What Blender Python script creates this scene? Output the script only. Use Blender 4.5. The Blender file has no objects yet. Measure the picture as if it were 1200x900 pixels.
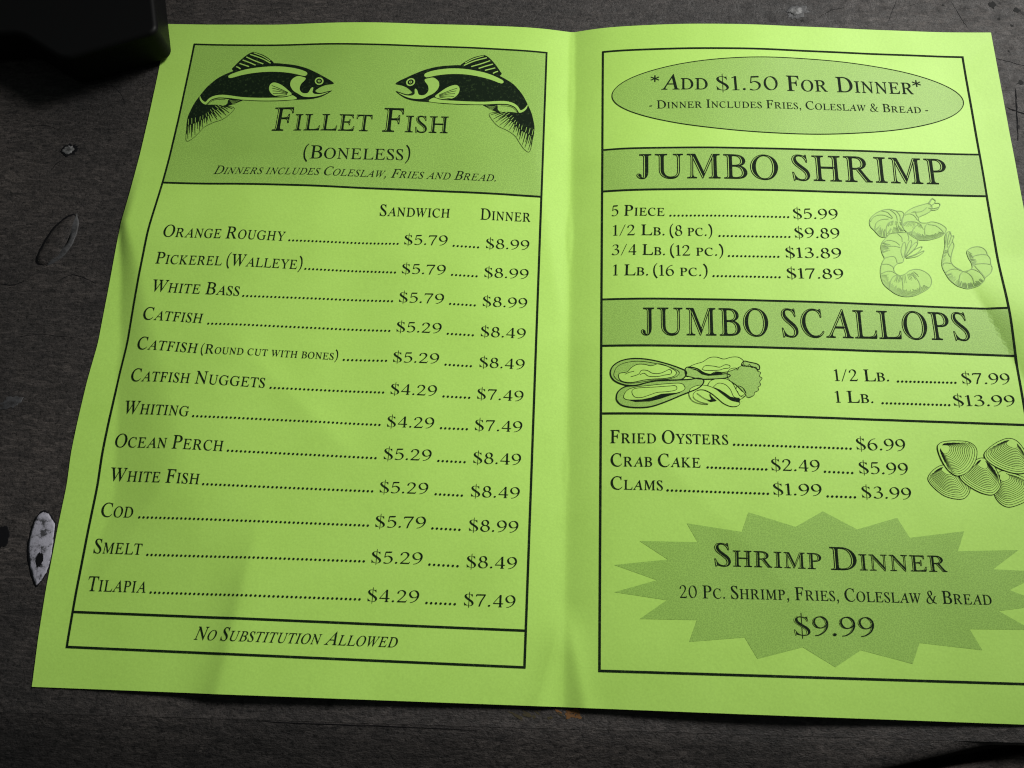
import bpy, bmesh, math, random
import numpy as np
from mathutils import Matrix, Vector
from mathutils.geometry import tessellate_polygon

MM = 0.001
sc = bpy.context.scene
COL = sc.collection
random.seed(7)

# ------------------------------------------------------------------ camera
def rod(r):
    r = np.array(r, float); t = np.linalg.norm(r); k = r / t
    K = np.array([[0, -k[2], k[1]], [k[2], 0, -k[0]], [-k[1], k[0], 0]])
    return np.eye(3) + np.sin(t) * K + (1 - np.cos(t)) * K @ K
CR = rod((3.31537209e-01, 2.99139894e-02, 3.03752875e-02))
CC = np.array([-7.76436286, 7.68041910, 232.094575])      # mm
CF = 986.705896                                            # px at 1200 wide
cam_d = bpy.data.cameras.new('camera')
cam_d.sensor_width = 36.0
cam_d.lens = CF / 1200 * 36.0
cam_d.clip_start = 0.005
cam_d.clip_end = 50
cam = bpy.data.objects.new('camera', cam_d)
COL.objects.link(cam)
M = Matrix.Identity(4)
for i in range(3):
    for j in range(3):
        M[i][j] = CR[i, j]
    M[i][3] = CC[i] * MM
cam.matrix_world = M
cam_d.dof.use_dof = True
cam_d.dof.focus_distance = 0.262
cam_d.dof.aperture_fstop = 48
sc.camera = cam

# ------------------------------------------------------------------ light
world = bpy.data.worlds.new('World'); sc.world = world
world.use_nodes = True
bg = world.node_tree.nodes['Background']
bg.inputs[0].default_value = (0.84, 0.98, 0.94, 1)
bg.inputs[1].default_value = 0.07
def area(name, loc, target, size, watts, col):
    l = bpy.data.lights.new(name, 'AREA'); l.shape = 'RECTANGLE'
    l.size, l.size_y = size; l.energy = watts; l.color = col
    o = bpy.data.objects.new(name, l); COL.objects.link(o)
    o.location = loc
    o.rotation_euler = (Vector(target) - Vector(loc)).to_track_quat('-Z', 'Y').to_euler()
    return o
area('window_light', (0.53, 0.56, 0.50), (0.022, 0.14, 0), (0.30, 0.25), 0.70, (1.0, 0.985, 0.95)).data.spread = math.radians(37)
sc.view_settings.view_transform = 'Standard'
sc.view_settings.look = 'None'
sc.view_settings.exposure = 0.0
sc.view_settings.gamma = 1.0
sc.cycles.filter_width = 1.15

# ------------------------------------------------------------------ paper surface (mm)
PW, PH = 139.7, 215.9
def sst(a, b, x):
    t = np.clip((x - a) / (b - a), 0, 1)
    return t * t * (3 - 2 * t)
def ridge(u, v, a, b, amp, s1, s2, f0=0.25, f1=0.25):
    """a crease between a and b: s1 falloff on one side, s2 on the other"""
    ax, ay = a; bx, by = b
    L = math.hypot(bx - ax, by - ay); dx, dy = (bx - ax) / L, (by - ay) / L
    t = ((u - ax) * dx + (v - ay) * dy) / L
    d = -(u - ax) * dy + (v - ay) * dx
    e = np.sqrt(d * d + 0.64) - 0.8
    w = np.where(d > 0, np.exp(-(e / s1) ** 1.2), np.exp(-(e / s2) ** 1.2))
    return amp * w * sst(-f0, f0, t) * sst(-f1, f1, 1 - t)
_wv = [-5, 0, 12, 25, 41, 54, 63, 71, 85, 97, 115, 131, 135, 140, 145, 152, 162, 180, 220]
_wu = [.5, .4, -.6, -1.2, -1.3, -1.05, -1.6, -1.5, -1.0, -.1, -.6, -1.3, -1.45, -1.25, -1.0, -.65, -.25, .1, 0]
WV = np.arange(-5, 220, 1.0)
WU = np.convolve(np.pad(np.interp(WV, _wv, _wu), 3, 'edge'), np.array([1, 2, 3, 4, 3, 2, 1]) / 16.0, 'valid')
def surf(u, v):
    u = np.asarray(u, float); v = np.asarray(v, float)
    au = np.abs(u); y = v / PH
    amp_r = 2.4 + 1.7 * y; amp_l = 1.6 + 1.6 * y
    soft = np.sqrt(au * au + 1.0) - 1.0
    zr = amp_r * (1 - np.exp(-soft / 15)) * (1 - sst(45, 142, au)) * 1.12
    zl = amp_l * (1 - np.exp(-soft / 17)) * (1 - sst(70, 142, au)) * 1.05
    z = np.where(u > 0, zr, zl)
    # slight dip along the top edge of the left page
    z = z - 0.7 * np.exp(-((u + 98) / 22) ** 2) * sst(150, 216, v)
    # right edge curls up below a diagonal crease
    d = (u - 128) * 0.83 + (v - 100) * 0.30
    z = z + 3.4 * (1 - np.exp(-np.clip(d, 0, 99) / 10.0)) * sst(30, 66, v) * sst(134, 108, v)
    z = z + 0.5 * np.exp(-(((u - 112) / 16) ** 2 + ((v - 88) / 26) ** 2))
    # left edge stands away from the table below a slanting crease
    k = sst(6, 60, v) * sst(165, 128, v)
    z = z + 1.7 * k * sst(-60, -112, u)
    z = z - 3.0 * k * sst(np.maximum(-119 - (v - 95) * 0.42, -137.0), -143, np.minimum(u, -100.0))
    # creases
    z = z + ridge(u, v, (-84.5, 38), (-90, -8), 1.15, 16, 4.5, .35, .1)
    z = z + ridge(u, v, (-1, 20), (-7, -3), 0.55, 5, 3.0, .3, .1)
    z = z + ridge(u, v, (1, 20), (6, -3), 0.65, 3, 4.0, .3, .1)
    z = z + ridge(u, v, (-60, 64), (-96, 96), 0.28, 7, 4)
    z = z + ridge(u, v, (-20, 150), (-60, 122), 0.22, 6, 4)
    z = z + ridge(u, v, (-12, 168), (-3, 110), 0.25, 4, 6)
    z = z + ridge(u, v, (104, 108), (84, 62), 0.22, 8, 5)
    z = z + ridge(u, v, (22, 70), (70, 20), 0.22, 8, 5)
    z = z + ridge(u, v, (-128, 22), (-110, 60), 0.35, 5, 8)
    z = z + ridge(u, v, (30, 176), (4, 160), 0.25, 5, 5)
    # broad gentle cockle of the sheet
    z = z + 0.16 * np.sin(u / 13.0 + v / 31.0 + 0.7) * np.sin(v / 17.0 - u / 37.0) \
          + 0.07 * np.sin(u / 5.3 - v / 9.0) * np.sin(v / 7.1 + u / 15.0)
    z = np.maximum(z, 0.0) + 0.30
    du = -1.1 * np.exp(-((v - 92) / 48) ** 2) * sst(-50, -125, u)
    du = du + np.interp(v, WV, WU) * sst(-112, -139, u)
    dv = -1.7 * sst(60, 216, v) * (1 - (au / 140.0) ** 2.5)
    return np.stack([u + du, v + dv, z], -1)
def proj(X):
    d = (X - CC) @ CR
    return np.stack([600 + CF * d[..., 0] / -d[..., 2], 450 - CF * d[..., 1] / -d[..., 2]], -1)
def inv(px, py):
    """picture measurement -> place on the sheet (mm)"""
    px = np.atleast_1d(np.asarray(px, float)); py = np.atleast_1d(np.asarray(py, float))
    u = (px - 664) / 4.0; v = (830 - py) / 3.8
    for _ in range(14):
        q = proj(surf(u, v)); e = q - np.stack([px, py], -1)
        h = 0.25
        Ju = (proj(surf(u + h, v)) - proj(surf(u - h, v))) / (2 * h)
        Jv = (proj(surf(u, v + h)) - proj(surf(u, v - h))) / (2 * h)
        det = Ju[:, 0] * Jv[:, 1] - Ju[:, 1] * Jv[:, 0]
        su = (e[:, 0] * Jv[:, 1] - e[:, 1] * Jv[:, 0]) / det
        sv = (-e[:, 0] * Ju[:, 1] + e[:, 1] * Ju[:, 0]) / det
        u = u - np.clip(su, -20, 20) * .9; v = v - np.clip(sv, -20, 20) * .9
    return np.stack([u, v], -1)
_gx = np.arange(0, 1296, 5.0); _gy = np.arange(20, 861, 5.0)
_GX, _GY = np.meshgrid(_gx, _gy, indexing='ij')
_UV = inv(_GX.ravel(), _GY.ravel()).reshape(len(_gx), len(_gy), 2)
def P(x, y):
    """the same, looked up in a table of measurements"""
    fx = min(max((x - _gx[0]) / 5.0, 0), len(_gx) - 1.001); fy = min(max((y - _gy[0]) / 5.0, 0), len(_gy) - 1.001)
    i, j = int(fx), int(fy); a, b = fx - i, fy - j
    return (_UV[i, j] * (1 - a) + _UV[i + 1, j] * a) * (1 - b) + (_UV[i, j + 1] * (1 - a) + _UV[i + 1, j + 1] * a) * b
def table_pt(x, y, z=0.0):
    """picture measurement -> place on the table plane (mm)"""
    d = CR @ np.array([(x - 600) / CF, (450 - y) / CF, -1.0])
    t = (z - CC[2]) / d[2]
    return CC + t * d

# ------------------------------------------------------------------ materials
def mat(name, col, rough=0.7, spec=0.3):
    m = bpy.data.materials.new(name); m.use_nodes = True
    b = m.node_tree.nodes['Principled BSDF']
    b.inputs['Base Color'].default_value = (*col, 1)
    b.inputs['Roughness'].default_value = rough
    b.inputs['Specular IOR Level'].default_value = spec
    return m
def nn(m, t, **k):
    n = m.node_tree.nodes.new(t)
    for a, b in k.items():
        if a in n.inputs: n.inputs[a].default_value = b
        else: setattr(n, a, b)
    return n
def coords(m, scale):
    tc = nn(m, 'ShaderNodeTexCoord'); mp = nn(m, 'ShaderNodeMapping')
    mp.inputs['Scale'].default_value = scale
    m.node_tree.links.new(tc.outputs['Object'], mp.inputs['Vector'])
    return mp
def ramp(m, src, stops):
    r = nn(m, 'ShaderNodeValToRGB'); e = r.color_ramp.elements
    e[0].position, e[0].color = stops[0][0], (*stops[0][1], 1)
    e[1].position, e[1].color = stops[1][0], (*stops[1][1], 1)
    for p, c in stops[2:]:
        x = e.new(p); x.color = (*c, 1)
    m.node_tree.links.new(src, r.inputs[0])
    return r
PAPER = (0.385, 0.645, 0.114)
def paper_like(name, col, dots=False, spec=0.28):
    m = mat(name, col, 0.56, spec); L = m.node_tree.links
    b = m.node_tree.nodes['Principled BSDF']
    mp = coords(m, (1, 1, 1))
    n1 = nn(m, 'ShaderNodeTexNoise', Scale=1900.0, Detail=3.0)
    L.new(mp.outputs[0], n1.inputs['Vector'])
    k = 0.05 if not dots else 0.06
    r = ramp(m, n1.outputs[0], [(0.3, tuple(c * (1 - k) for c in col)), (0.7, tuple(c * (1 + k) for c in col))])
    out = r.outputs[0]
    nm = nn(m, 'ShaderNodeTexNoise', Scale=45.0, Detail=6.0, Roughness=0.62)
    L.new(mp.outputs[0], nm.inputs['Vector'])
    rm = ramp(m, nm.outputs[0], [(0.3, (0.96, 0.965, 0.93)), (0.7, (1.04, 1.03, 1.07))])
    mm_ = nn(m, 'ShaderNodeMix', data_type='RGBA', blend_type='MULTIPLY'); mm_.inputs[0].default_value = 1.0
    L.new(out, mm_.inputs[6]); L.new(rm.outputs[0], mm_.inputs[7]); out = mm_.outputs[2]
    if dots:   # the printer's halftone screen
        vo = nn(m, 'ShaderNodeTexVoronoi', voronoi_dimensions='2D', Scale=2500.0, Randomness=0.9)
        L.new(mp.outputs[0], vo.inputs['Vector'])
        rr = ramp(m, vo.outputs['Distance'], [(0.15, (0.84, 0.86, 0.84)), (0.55, (1.09, 1.08, 1.09))])
        mx = nn(m, 'ShaderNodeMix', data_type='RGBA', blend_type='MULTIPLY')
        mx.inputs[0].default_value = 1.0
        L.new(out, mx.inputs[6]); L.new(rr.outputs[0], mx.inputs[7]); out = mx.outputs[2]
    L.new(out, b.inputs['Base Color'])
    n2 = nn(m, 'ShaderNodeTexNoise', Scale=900.0, Detail=4.0)
    L.new(mp.outputs[0], n2.inputs['Vector'])
    bp = nn(m, 'ShaderNodeBump', Strength=0.12, Distance=0.0002)
    L.new(n2.outputs[0], bp.inputs['Height']); L.new(bp.outputs[0], b.inputs['Normal'])
    return m
m_paper = paper_like('green_paper', PAPER)
m_tint = paper_like('halftone_tint', tuple(c * k for c, k in zip(PAPER, (0.66, 0.69, 0.70))), True)
m_light = paper_like('paper_knockout', tuple(c * k for c, k in zip(PAPER, (0.92, 0.92, 0.95))))
m_grey = paper_like('grey_screen_ink', tuple(c * k for c, k in zip(PAPER, (0.50, 0.53, 0.62))))
m_shade = paper_like('pale_screen_ink', tuple(c * k for c, k in zip(PAPER, (0.84, 0.86, 0.88))))
m_ink = mat('black_ink', (0.006, 0.014, 0.006), 0.7, 0.05)
_n = nn(m_ink, 'ShaderNodeTexNoise', Scale=1100.0, Detail=4.0, Roughness=.7)
m_ink.node_tree.links.new(coords(m_ink, (1, 1, 1)).outputs[0], _n.inputs['Vector'])
_r = ramp(m_ink, _n.outputs[0], [(0.55, (0.006, 0.013, 0.006)), (0.78, (0.045, 0.08, 0.025))])
m_ink.node_tree.links.new(_r.outputs[0], m_ink.node_tree.nodes['Principled BSDF'].inputs['Base Color'])

def wood(name, a, b_, c, spec=0.32, rough=0.55, ang=0.0):
    m = mat(name, a, rough, spec); L = m.node_tree.links
    b = m.node_tree.nodes['Principled BSDF']
    mp = coords(m, (60, 230, 60)); mp.inputs['Rotation'].default_value = (0, 0, ang)
    n1 = nn(m, 'ShaderNodeTexNoise', Scale=3.2, Detail=9.0, Roughness=0.72, Distortion=1.3)
    L.new(mp.outputs[0], n1.inputs['Vector'])
    r1 = ramp(m, n1.outputs[0], [(0.34, a), (0.66, c), (0.5, b_)])
    mp2 = coords(m, (1, 1, 1))
    n2 = nn(m, 'ShaderNodeTexNoise', Scale=11.0, Detail=5.0, Roughness=0.6)
    L.new(mp2.outputs[0], n2.inputs['Vector'])
    r2 = ramp(m, n2.outputs[0], [(0.34, (0.52, 0.52, 0.54)), (0.66, (1.62, 1.52, 1.46))])
    mx = nn(m, 'ShaderNodeMix', data_type='RGBA', blend_type='MULTIPLY'); mx.inputs[0].default_value = 1
    L.new(r1.outputs[0], mx.inputs[6]); L.new(r2.outputs[0], mx.inputs[7])
    # pits and specks
    n3 = nn(m, 'ShaderNodeTexNoise', Scale=900.0, Detail=3.0, Roughness=0.65)
    L.new(mp2.outputs[0], n3.inputs['Vector'])
    r3 = ramp(m, n3.outputs[0], [(0.34, (0.30, 0.30, 0.30)), (0.46, (1, 1, 1))])
    n5 = nn(m, 'ShaderNodeTexNoise', Scale=260.0, Detail=4.0, Roughness=0.6)
    L.new(mp2.outputs[0], n5.inputs['Vector'])
    r5 = ramp(m, n5.outputs[0], [(0.30, (0.35, 0.34, 0.34)), (0.40, (1, 1, 1)), (0.62, (1, 1, 1)), (0.75, (1.5, 1.5, 1.5))])
    mx3 = nn(m, 'ShaderNodeMix', data_type='RGBA', blend_type='MULTIPLY'); mx3.inputs[0].default_value = 1
    L.new(r3.outputs[0], mx3.inputs[6]); L.new(r5.outputs[0], mx3.inputs[7])
    mx2 = nn(m, 'ShaderNodeMix', data_type='RGBA', blend_type='MULTIPLY'); mx2.inputs[0].default_value = 1
    L.new(mx.outputs[2], mx2.inputs[6]); L.new(mx3.outputs[2], mx2.inputs[7])
    L.new(mx2.outputs[2], b.inputs['Base Color'])
    rr = ramp(m, n5.outputs[0], [(0.3, (rough + .2,) * 3), (0.7, (rough - .05,) * 3)])
    L.new(rr.outputs[0], b.inputs['Roughness'])
    mp4 = coords(m, (220, 650, 100)); mp4.inputs['Rotation'].default_value = (0, 0, ang)
    n4 = nn(m, 'ShaderNodeTexNoise', Scale=4.0, Detail=6.0, Roughness=0.7)
    L.new(mp4.outputs[0], n4.inputs['Vector'])
    ad = nn(m, 'ShaderNodeMath', operation='ADD'); L.new(n4.outputs[0], ad.inputs[0]); L.new(n3.outputs[0], ad.inputs[1])
    bp = nn(m, 'ShaderNodeBump', Strength=0.55, Distance=0.0005)
    L.new(ad.outputs[0], bp.inputs['Height']); L.new(bp.outputs[0], b.inputs['Normal'])
    return m
m_wood = wood('dark_stained_wood', (0.0095, 0.0088, 0.0088), (0.025, 0.0228, 0.0218), (0.054, 0.049, 0.0465), ang=-0.16)
m_wood2 = wood('brown_stained_wood', (0.018, 0.014, 0.013), (0.040, 0.031, 0.029), (0.065, 0.052, 0.048), ang=0.15)

# ------------------------------------------------------------------ mesh helpers
def link(name, me, m, parent=None, label=None):
    me.materials.append(m)
    o = bpy.data.objects.new(name, me); COL.objects.link(o)
    if parent is not None: o.parent = parent
    if label: o['label'] = label
    return o
LIFT = 0.015
class Flat:
    """flat print collected as polygons on the sheet, laid on its surface"""
    def __init__(s): s.v = []; s.f = []; s.mi = []
    def add(s, vs, fs, layer=0.1, mi=0):
        n = len(s.v)
        s.v += [(float(x), float(y), layer) for x, y in vs]
        s.f += [tuple(i + n for i in f) for f in fs]
        s.mi += [mi] * len(fs)
    def obj(s, name, mats, parent, label=None, step=0):
        me = bpy.data.meshes.new(name)
        v = s.v
        if step:
            me.from_pydata(s.v, [], s.f)
            for p, k in zip(me.polygons, s.mi): p.material_index = k
            bm = bmesh.new(); bm.from_mesh(me)
            a = np.array(s.v)
            for ax in (0, 1):
                lo, hi = a[:, ax].min(), a[:, ax].max(); no = [0, 0, 0]; no[ax] = 1
                c = math.ceil(lo / step) * step
                while c < hi:
                    co = [0, 0, 0]; co[ax] = c + 0.0137
                    bmesh.ops.bisect_plane(bm, geom=bm.verts[:] + bm.edges[:] + bm.faces[:], dist=1e-6, plane_co=co, plane_no=no)
                    c += step
            bmesh.ops.triangulate(bm, faces=bm.faces[:])
            bm.to_mesh(me); bm.free()
            a = np.empty(len(me.vertices) * 3); me.vertices.foreach_get('co', a); a = a.reshape(-1, 3)
        else:
            me.from_pydata(s.v, [], s.f)
            for p, k in zip(me.polygons, s.mi): p.material_index = k
            a = np.array(s.v)
        u, w, lay = a[:, 0], a[:, 1], a[:, 2]
        p0 = surf(u, w); h = 0.2
        n = np.cross(surf(u + h, w) - surf(u - h, w), surf(u, w + h) - surf(u, w - h))
        n /= np.linalg.norm(n, axis=1)[:, None]
        q = (p0 + n * (lay[:, None] + LIFT)) * MM
        me.vertices.foreach_set('co', q.ravel()); me.update()
        if not isinstance(mats, (list, tuple)): mats = [mats]
        for m in mats[:-1]: me.materials.append(m)
        return link(name, me, mats[-1], parent, label)
    def tri_poly(s, pts, layer=0.1, mi=0):
        vs = [Vector((x, y, 0)) for x, y in pts]
        s.add(pts, [t for t in tessellate_polygon([vs])], layer, mi)
    def ribbon(s, pts, width, layer=0.1, mi=0, closed=False, smooth=True, dens=None, taper=0):
        pts = spline(pts, closed, dens or 6) if smooth else resample(pts, 1.5)
        n = len(pts); p = np.array(pts)
        if closed: t = np.roll(p, -1, 0) - np.roll(p, 1, 0)
        else: t = np.gradient(p, axis=0)
        t /= np.maximum(np.linalg.norm(t, axis=1), 1e-9)[:, None]
        nr = np.stack([-t[:, 1], t[:, 0]], -1)
        w = np.full(n, width / 2) if not callable(width) else width(t) / 2
        if taper:
            q = np.linspace(0, 1, n)
            w = w * (1 - taper * q)
        a = p + nr * w[:, None]; b = p - nr * w[:, None]
        vs = np.empty((2 * n, 2)); vs[0::2] = a; vs[1::2] = b
        fs = [(2 * i, 2 * i + 1, 2 * i + 3, 2 * i + 2) for i in range(n - 1)]
        if closed: fs.append((2 * n - 2, 2 * n - 1, 1, 0))
        s.add(vs, fs, layer, mi)
def resample(pts, step):
    out = []
    for a, b in zip(pts[:-1], pts[1:]):
        a = np.array(a); b = np.array(b); k = max(1, int(np.linalg.norm(b - a) / step))
        out += [tuple(a + (b - a) * i / k) for i in range(k)]
    out.append(tuple(pts[-1])); return out
def spline(pts, closed, k=6):
    p = [np.array(q, float) for q in pts]; n = len(p)
    if n < 3: return resample([tuple(q) for q in p], 1.0)
    out = []
    for i in range(n if closed else n - 1):
        g = lambda j: p[j % n] if closed else p[min(max(j, 0), n - 1)]
        a, b, c, d = g(i - 1), g(i), g(i + 1), g(i + 2)
        for q in range(k):
            t = q / k
            out.append(tuple(0.5 * ((2 * b) + (c - a) * t + (2 * a - 5 * b + 4 * c - d) * t * t + (3 * b - a - 3 * c + d) * t ** 3)))
    if not closed: out.append(tuple(p[-1]))
    return out

# ------------------------------------------------------------------ lettering
# capitals come from Blender's built-in serif mathematical italics, set upright again;
# figures are drawn here with a broad pen
SH = 0.2493
_g = {}
def font_glyph(ch, off=0.0, shear=-SH, sx=1.0):
    c = bpy.data.curves.new('g', 'FONT'); c.body = ch; c.size = 1; c.resolution_u = 4
    c.offset = off; c.fill_mode = 'FRONT'
    c.shear = 0
    o = bpy.data.objects.new('g', c); COL.objects.link(o)
    dg = bpy.context.evaluated_depsgraph_get()
    me = o.evaluated_get(dg).to_mesh()
    a = np.empty(len(me.vertices) * 3); me.vertices.foreach_get('co', a); a = a.reshape(-1, 3)[:, :2]
    fs = [tuple(p.vertices) for p in me.polygons]
    bpy.data.objects.remove(o); bpy.data.curves.remove(c)
    a = a.copy(); a[:, 0] = (a[:, 0] + shear * a[:, 1]) * sx
    return a, fs
def capname(ch): return chr(0x1D434 + ord(ch) - 65)
CAPH = font_glyph(capname('I'))[0][:, 1].max()
def pen(paths, thick, thin, shrink=1.0, shift=0.0):
    f = Flat()
    for pth in paths:
        kind, pts = pth[0], pth[1]
        wd = pth[2] if len(pth) > 2 else None
        pts = [(x + shift, y) for x, y in pts]
        if wd is None:
            w = lambda t: (thin + (thick - thin) * np.abs(t[:, 1] * 0.97 + t[:, 0] * -0.24) ** 1.5) * shrink
        else: w = wd * shrink
        f.ribbon(pts, w, closed=(kind == 'o'), smooth=kind in 'os', dens=7)
    return np.array(f.v)[:, :2], f.f
def ell(cx, cy, rx, ry, n=15): return [(cx + rx * math.cos(2 * math.pi * i / n), cy + ry * math.sin(2 * math.pi * i / n)) for i in range(n)]
SIX = [(.56, .97), (.40, .93), (.20, .76), (.08, .48), (.09, .20), (.22, .02), (.38, .00), (.54, .12), (.58, .32), (.48, .52), (.32, .57), (.17, .50), (.09, .38)]
DIG = {
 '0': [('o', ell(.36, .49, .29, .47))],
 '1': [('l', [(.24, 0), (.24, .98)], .11), ('l', [(.07, .86), (.26, .97)], .05), ('l', [(.07, .015), (.41, .015)], .04)],
 '2': [('s', [(.08, .72), (.12, .88), (.28, .97), (.45, .90), (.51, .72), (.42, .50), (.24, .26), (.06, .04)]), ('l', [(.04, .045), (.58, .045)], .085), ('l', [(.56, .02), (.61, .17)], .04)],
 '3': [('s', [(.08, .84), (.18, .95), (.34, .97), (.46, .87), (.46, .71), (.36, .58), (.22, .53)]), ('s', [(.22, .53), (.42, .50), (.53, .37), (.53, .2), (.42, .05), (.24, .0), (.10, .04), (.03, .12)])],
 '4': [('l', [(.46, .98), (.03, .29)], .045), ('l', [(.02, .28), (.64, .28)], .06), ('l', [(.46, .99), (.46, 0)], .11), ('l', [(.34, .015), (.58, .015)], .035)],
 '5': [('l', [(.15, .95), (.10, .50)], .045), ('l', [(.13, .93), (.52, .95)], .095), ('s', [(.10, .50), (.26, .61), (.43, .55), (.53, .40), (.51, .2), (.38, .04), (.2, .0), (.04, .06)])],
 '6': [('s', SIX)],
 '9': [('s', [(.64 - x, .97 - y) for x, y in SIX])],
 '7': [('l', [(.05, .92), (.60, .94)], .09), ('l', [(.05, .96), (.04, .78)], .04), ('s', [(.59, .95), (.48, .70), (.34, .38), (.24, -.02)], .085)],
 '8': [('o', ell(.31, .74, .19, .23)), ('o', ell(.31, .255, .25, .26))],
 '.': [('o', ell(.07, .065, .035, .035, 8), .07)],
 ',': [('o', ell(.07, .065, .035, .035, 8), .07), ('s', [(.10, .06), (.11, -.05), (.02, -.18)], .06)],
 '/': [('l', [(.0, -.05), (.42, 1.02)], .045)],
 '-': [('l', [(.0, .32), (.30, .34)], .10)],
 '(': [('s', [(.30, 1.12), (.13, .88), (.06, .48), (.12, .06), (.30, -.24)], None)],
 ')': [('s', [(.04, 1.12), (.21, .88), (.28, .48), (.22, .06), (.04, -.24)], None)],
 '*': [('l', [(.2, .62), (.2, 1.06)], .055), ('l', [(.02, .74), (.38, .95)], .055), ('l', [(.02, .95), (.38, .74)], .055)],
 '&': [('s', [(.86, .56), (.72, .54), (.66, .36), (.50, .08), (.28, -.01), (.10, .08), (.06, .26), (.18, .44), (.40, .60), (.50, .76), (.44, .93), (.31, .97), (.20, .86), (.24, .66), (.42, .36), (.64, .08), (.86, .02)])],
}
ADV = {'A': (-.01, -.01), 'V': (-.01, -.02), 'W': (-.01, -.01), 'T': (.01, .01), 'Y': (-.01, -.01), 'J': (.02, .05), 'L': (.05, .0)}
ROUND = 'COGQ0689'
def glyph(ch, bold, mode=0):
    """outline with cap height 1; mode 0 solid, 1 inline gap, 2 inner stem"""
    key = (ch, bold, mode)
    if key in _g: return _g[key]
    if ch.isalpha():
        off = {0: bold, 1: -.011, 2: -.008}[mode]
        a, f = font_glyph(capname(ch), off)
        a = a / CAPH
        a0 = font_glyph(capname(ch), 0)[0] / CAPH
        x0, x1 = a0[:, 0].min(), a0[:, 0].max()
        if mode == 2: a = a + np.array([.030, 0])
    elif ch == '$':
        s, f = glyph('S', bold - (.010 if mode == 0 else 0), mode)[:2]; a = s * np.array([1.0, .96]); f = list(f)
        if mode == 0:
            n = len(a); xm = (a[:, 0].min() + a[:, 0].max()) / 2; w = .014
            a = np.vstack([a, [(xm - w + .02, 1.16), (xm + w + .02, 1.16), (xm + w, -.17), (xm - w, -.17)]]); f.append((n, n + 1, n + 2, n + 3))
        g = glyph('S', bold, 0); x0, x1 = 0, g[2]
        _g[key] = (a, f, x1); return _g[key]
    else:
        th = .104 + bold * 1.5
        a0, _ = pen(DIG[ch], .118, .034)
        if mode == 0: a, f = pen(DIG[ch], th, .030 + bold)
        elif mode == 1: a, f = pen(DIG[ch], th, .002, .72)
        else: a, f = pen(DIG[ch], th * .72, .030, 1, .016)
        x0, x1 = a0[:, 0].min(), a0[:, 0].max()
    a = a.copy(); a[:, 0] -= x0
    _g[key] = (a, f, x1 - x0); return _g[key]
def bearings(ch):
    if ch in ADV: return ADV[ch]
    if ch in ROUND: return (.045, .045)
    if ch in '.,': return (.07, .09)
    if ch in '()': return (.03, .03)
    return (.05, .05)
def text(F, s, a, b, cap, ratio=.75, bold=0.0, italic=0.0, track=0.05, inline=False, layer=0.10, sw=None):
    """s set on the baseline a-b (picture measurements), cap = capital height in picture px"""
    A, B = P(*a), P(*b)
    mid = (np.array(a) + np.array(b)) / 2
    up = P(mid[0], mid[1] - cap)
    h = np.linalg.norm(up - P(*mid))
    items = []; x = 0.0; prev = None
    for ch in s:
        if ch == ' ': x += .34; continue
        low = ch.islower(); k = ratio if low else 1.0
        if ch in '()' and s[-1] == ')' and s[0] == '(' : k = 1.0
        C = ch.upper()
        l, r = bearings(C)
        w = glyph(C, bold)[2]
        if items: x += (l + track) * k
        items.append((C, x, k)); x += w * k
        last = x; x += r * k
    W = last * h; D = B - A; L = np.linalg.norm(D); sx = L / W
    ex = D / L; ey = np.array([-ex[1], ex[0]])
    for C, gx, k in items:
        for mode in ((0, 1, 2) if inline else (0,)):
            g, f, w = glyph(C, bold, mode)
            y = g[:, 1] * k * h
            X = (gx + g[:, 0] * k) * h * sx + italic * y
            F.add(A + X[:, None] * ex + y[:, None] * ey, f, layer + mode * .03, 1 if mode == 1 else 0)
def dots(F, a, b, pitch=1.20, r=.34):
    A, B = P(*a), P(*b); L = np.linalg.norm(B - A); n = int(round((L - 2 * r) / pitch))
    for i in range(n + 1):
        c = A + (B - A) * (r + (L - 2 * r) * i / n) / L
        F.add([c + r * np.array([math.cos(t), math.sin(t)]) for t in np.arange(6) * math.pi / 3], [tuple(range(6))])

# ------------------------------------------------------------------ table
def slab(name, corners, z0, z1, m, parent=None, label=None, bevel=0.4):
    """board with the outline corners (mm), top z0 and underside z1"""
    bm = bmesh.new()
    top = [bm.verts.new((x * MM, y * MM, z0 * MM)) for x, y in corners]
    bm.faces.new(top)
    bmesh.ops.recalc_face_normals(bm, faces=bm.faces[:])
    if bm.faces[:][0].normal.z < 0: bmesh.ops.reverse_faces(bm, faces=bm.faces[:])
    r = bmesh.ops.extrude_face_region(bm, geom=bm.faces[:])
    for g in r['geom']:
        if isinstance(g, bmesh.types.BMVert): g.co.z = z1 * MM
    bmesh.ops.recalc_face_normals(bm, faces=bm.faces[:])
    if bevel:
        es = [e for e in bm.edges if all(abs(v.co.z - z0 * MM) < 1e-7 for v in e.verts)]
        bmesh.ops.bevel(bm, geom=es, offset=bevel * MM, segments=3, affect='EDGES', profile=.5)
    me = bpy.data.meshes.new(name); bm.to_mesh(me); bm.free()
    return link(name, me, m, parent, label)
def empty(name, loc, label, cat, group=None):
    o = bpy.data.objects.new(name, None); COL.objects.link(o)
    o.location = loc; o['label'] = label; o['category'] = cat
    o.empty_display_size = .02
    return o

m_floor = mat('dark_floor', (0.02, 0.02, 0.02), .8)
fl = slab('floor', [(-3000, -3000), (3000, -3000), (3000, 3000), (-3000, 3000)], -740, -760, m_floor, bevel=0)
fl['kind'] = 'structure'

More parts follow.
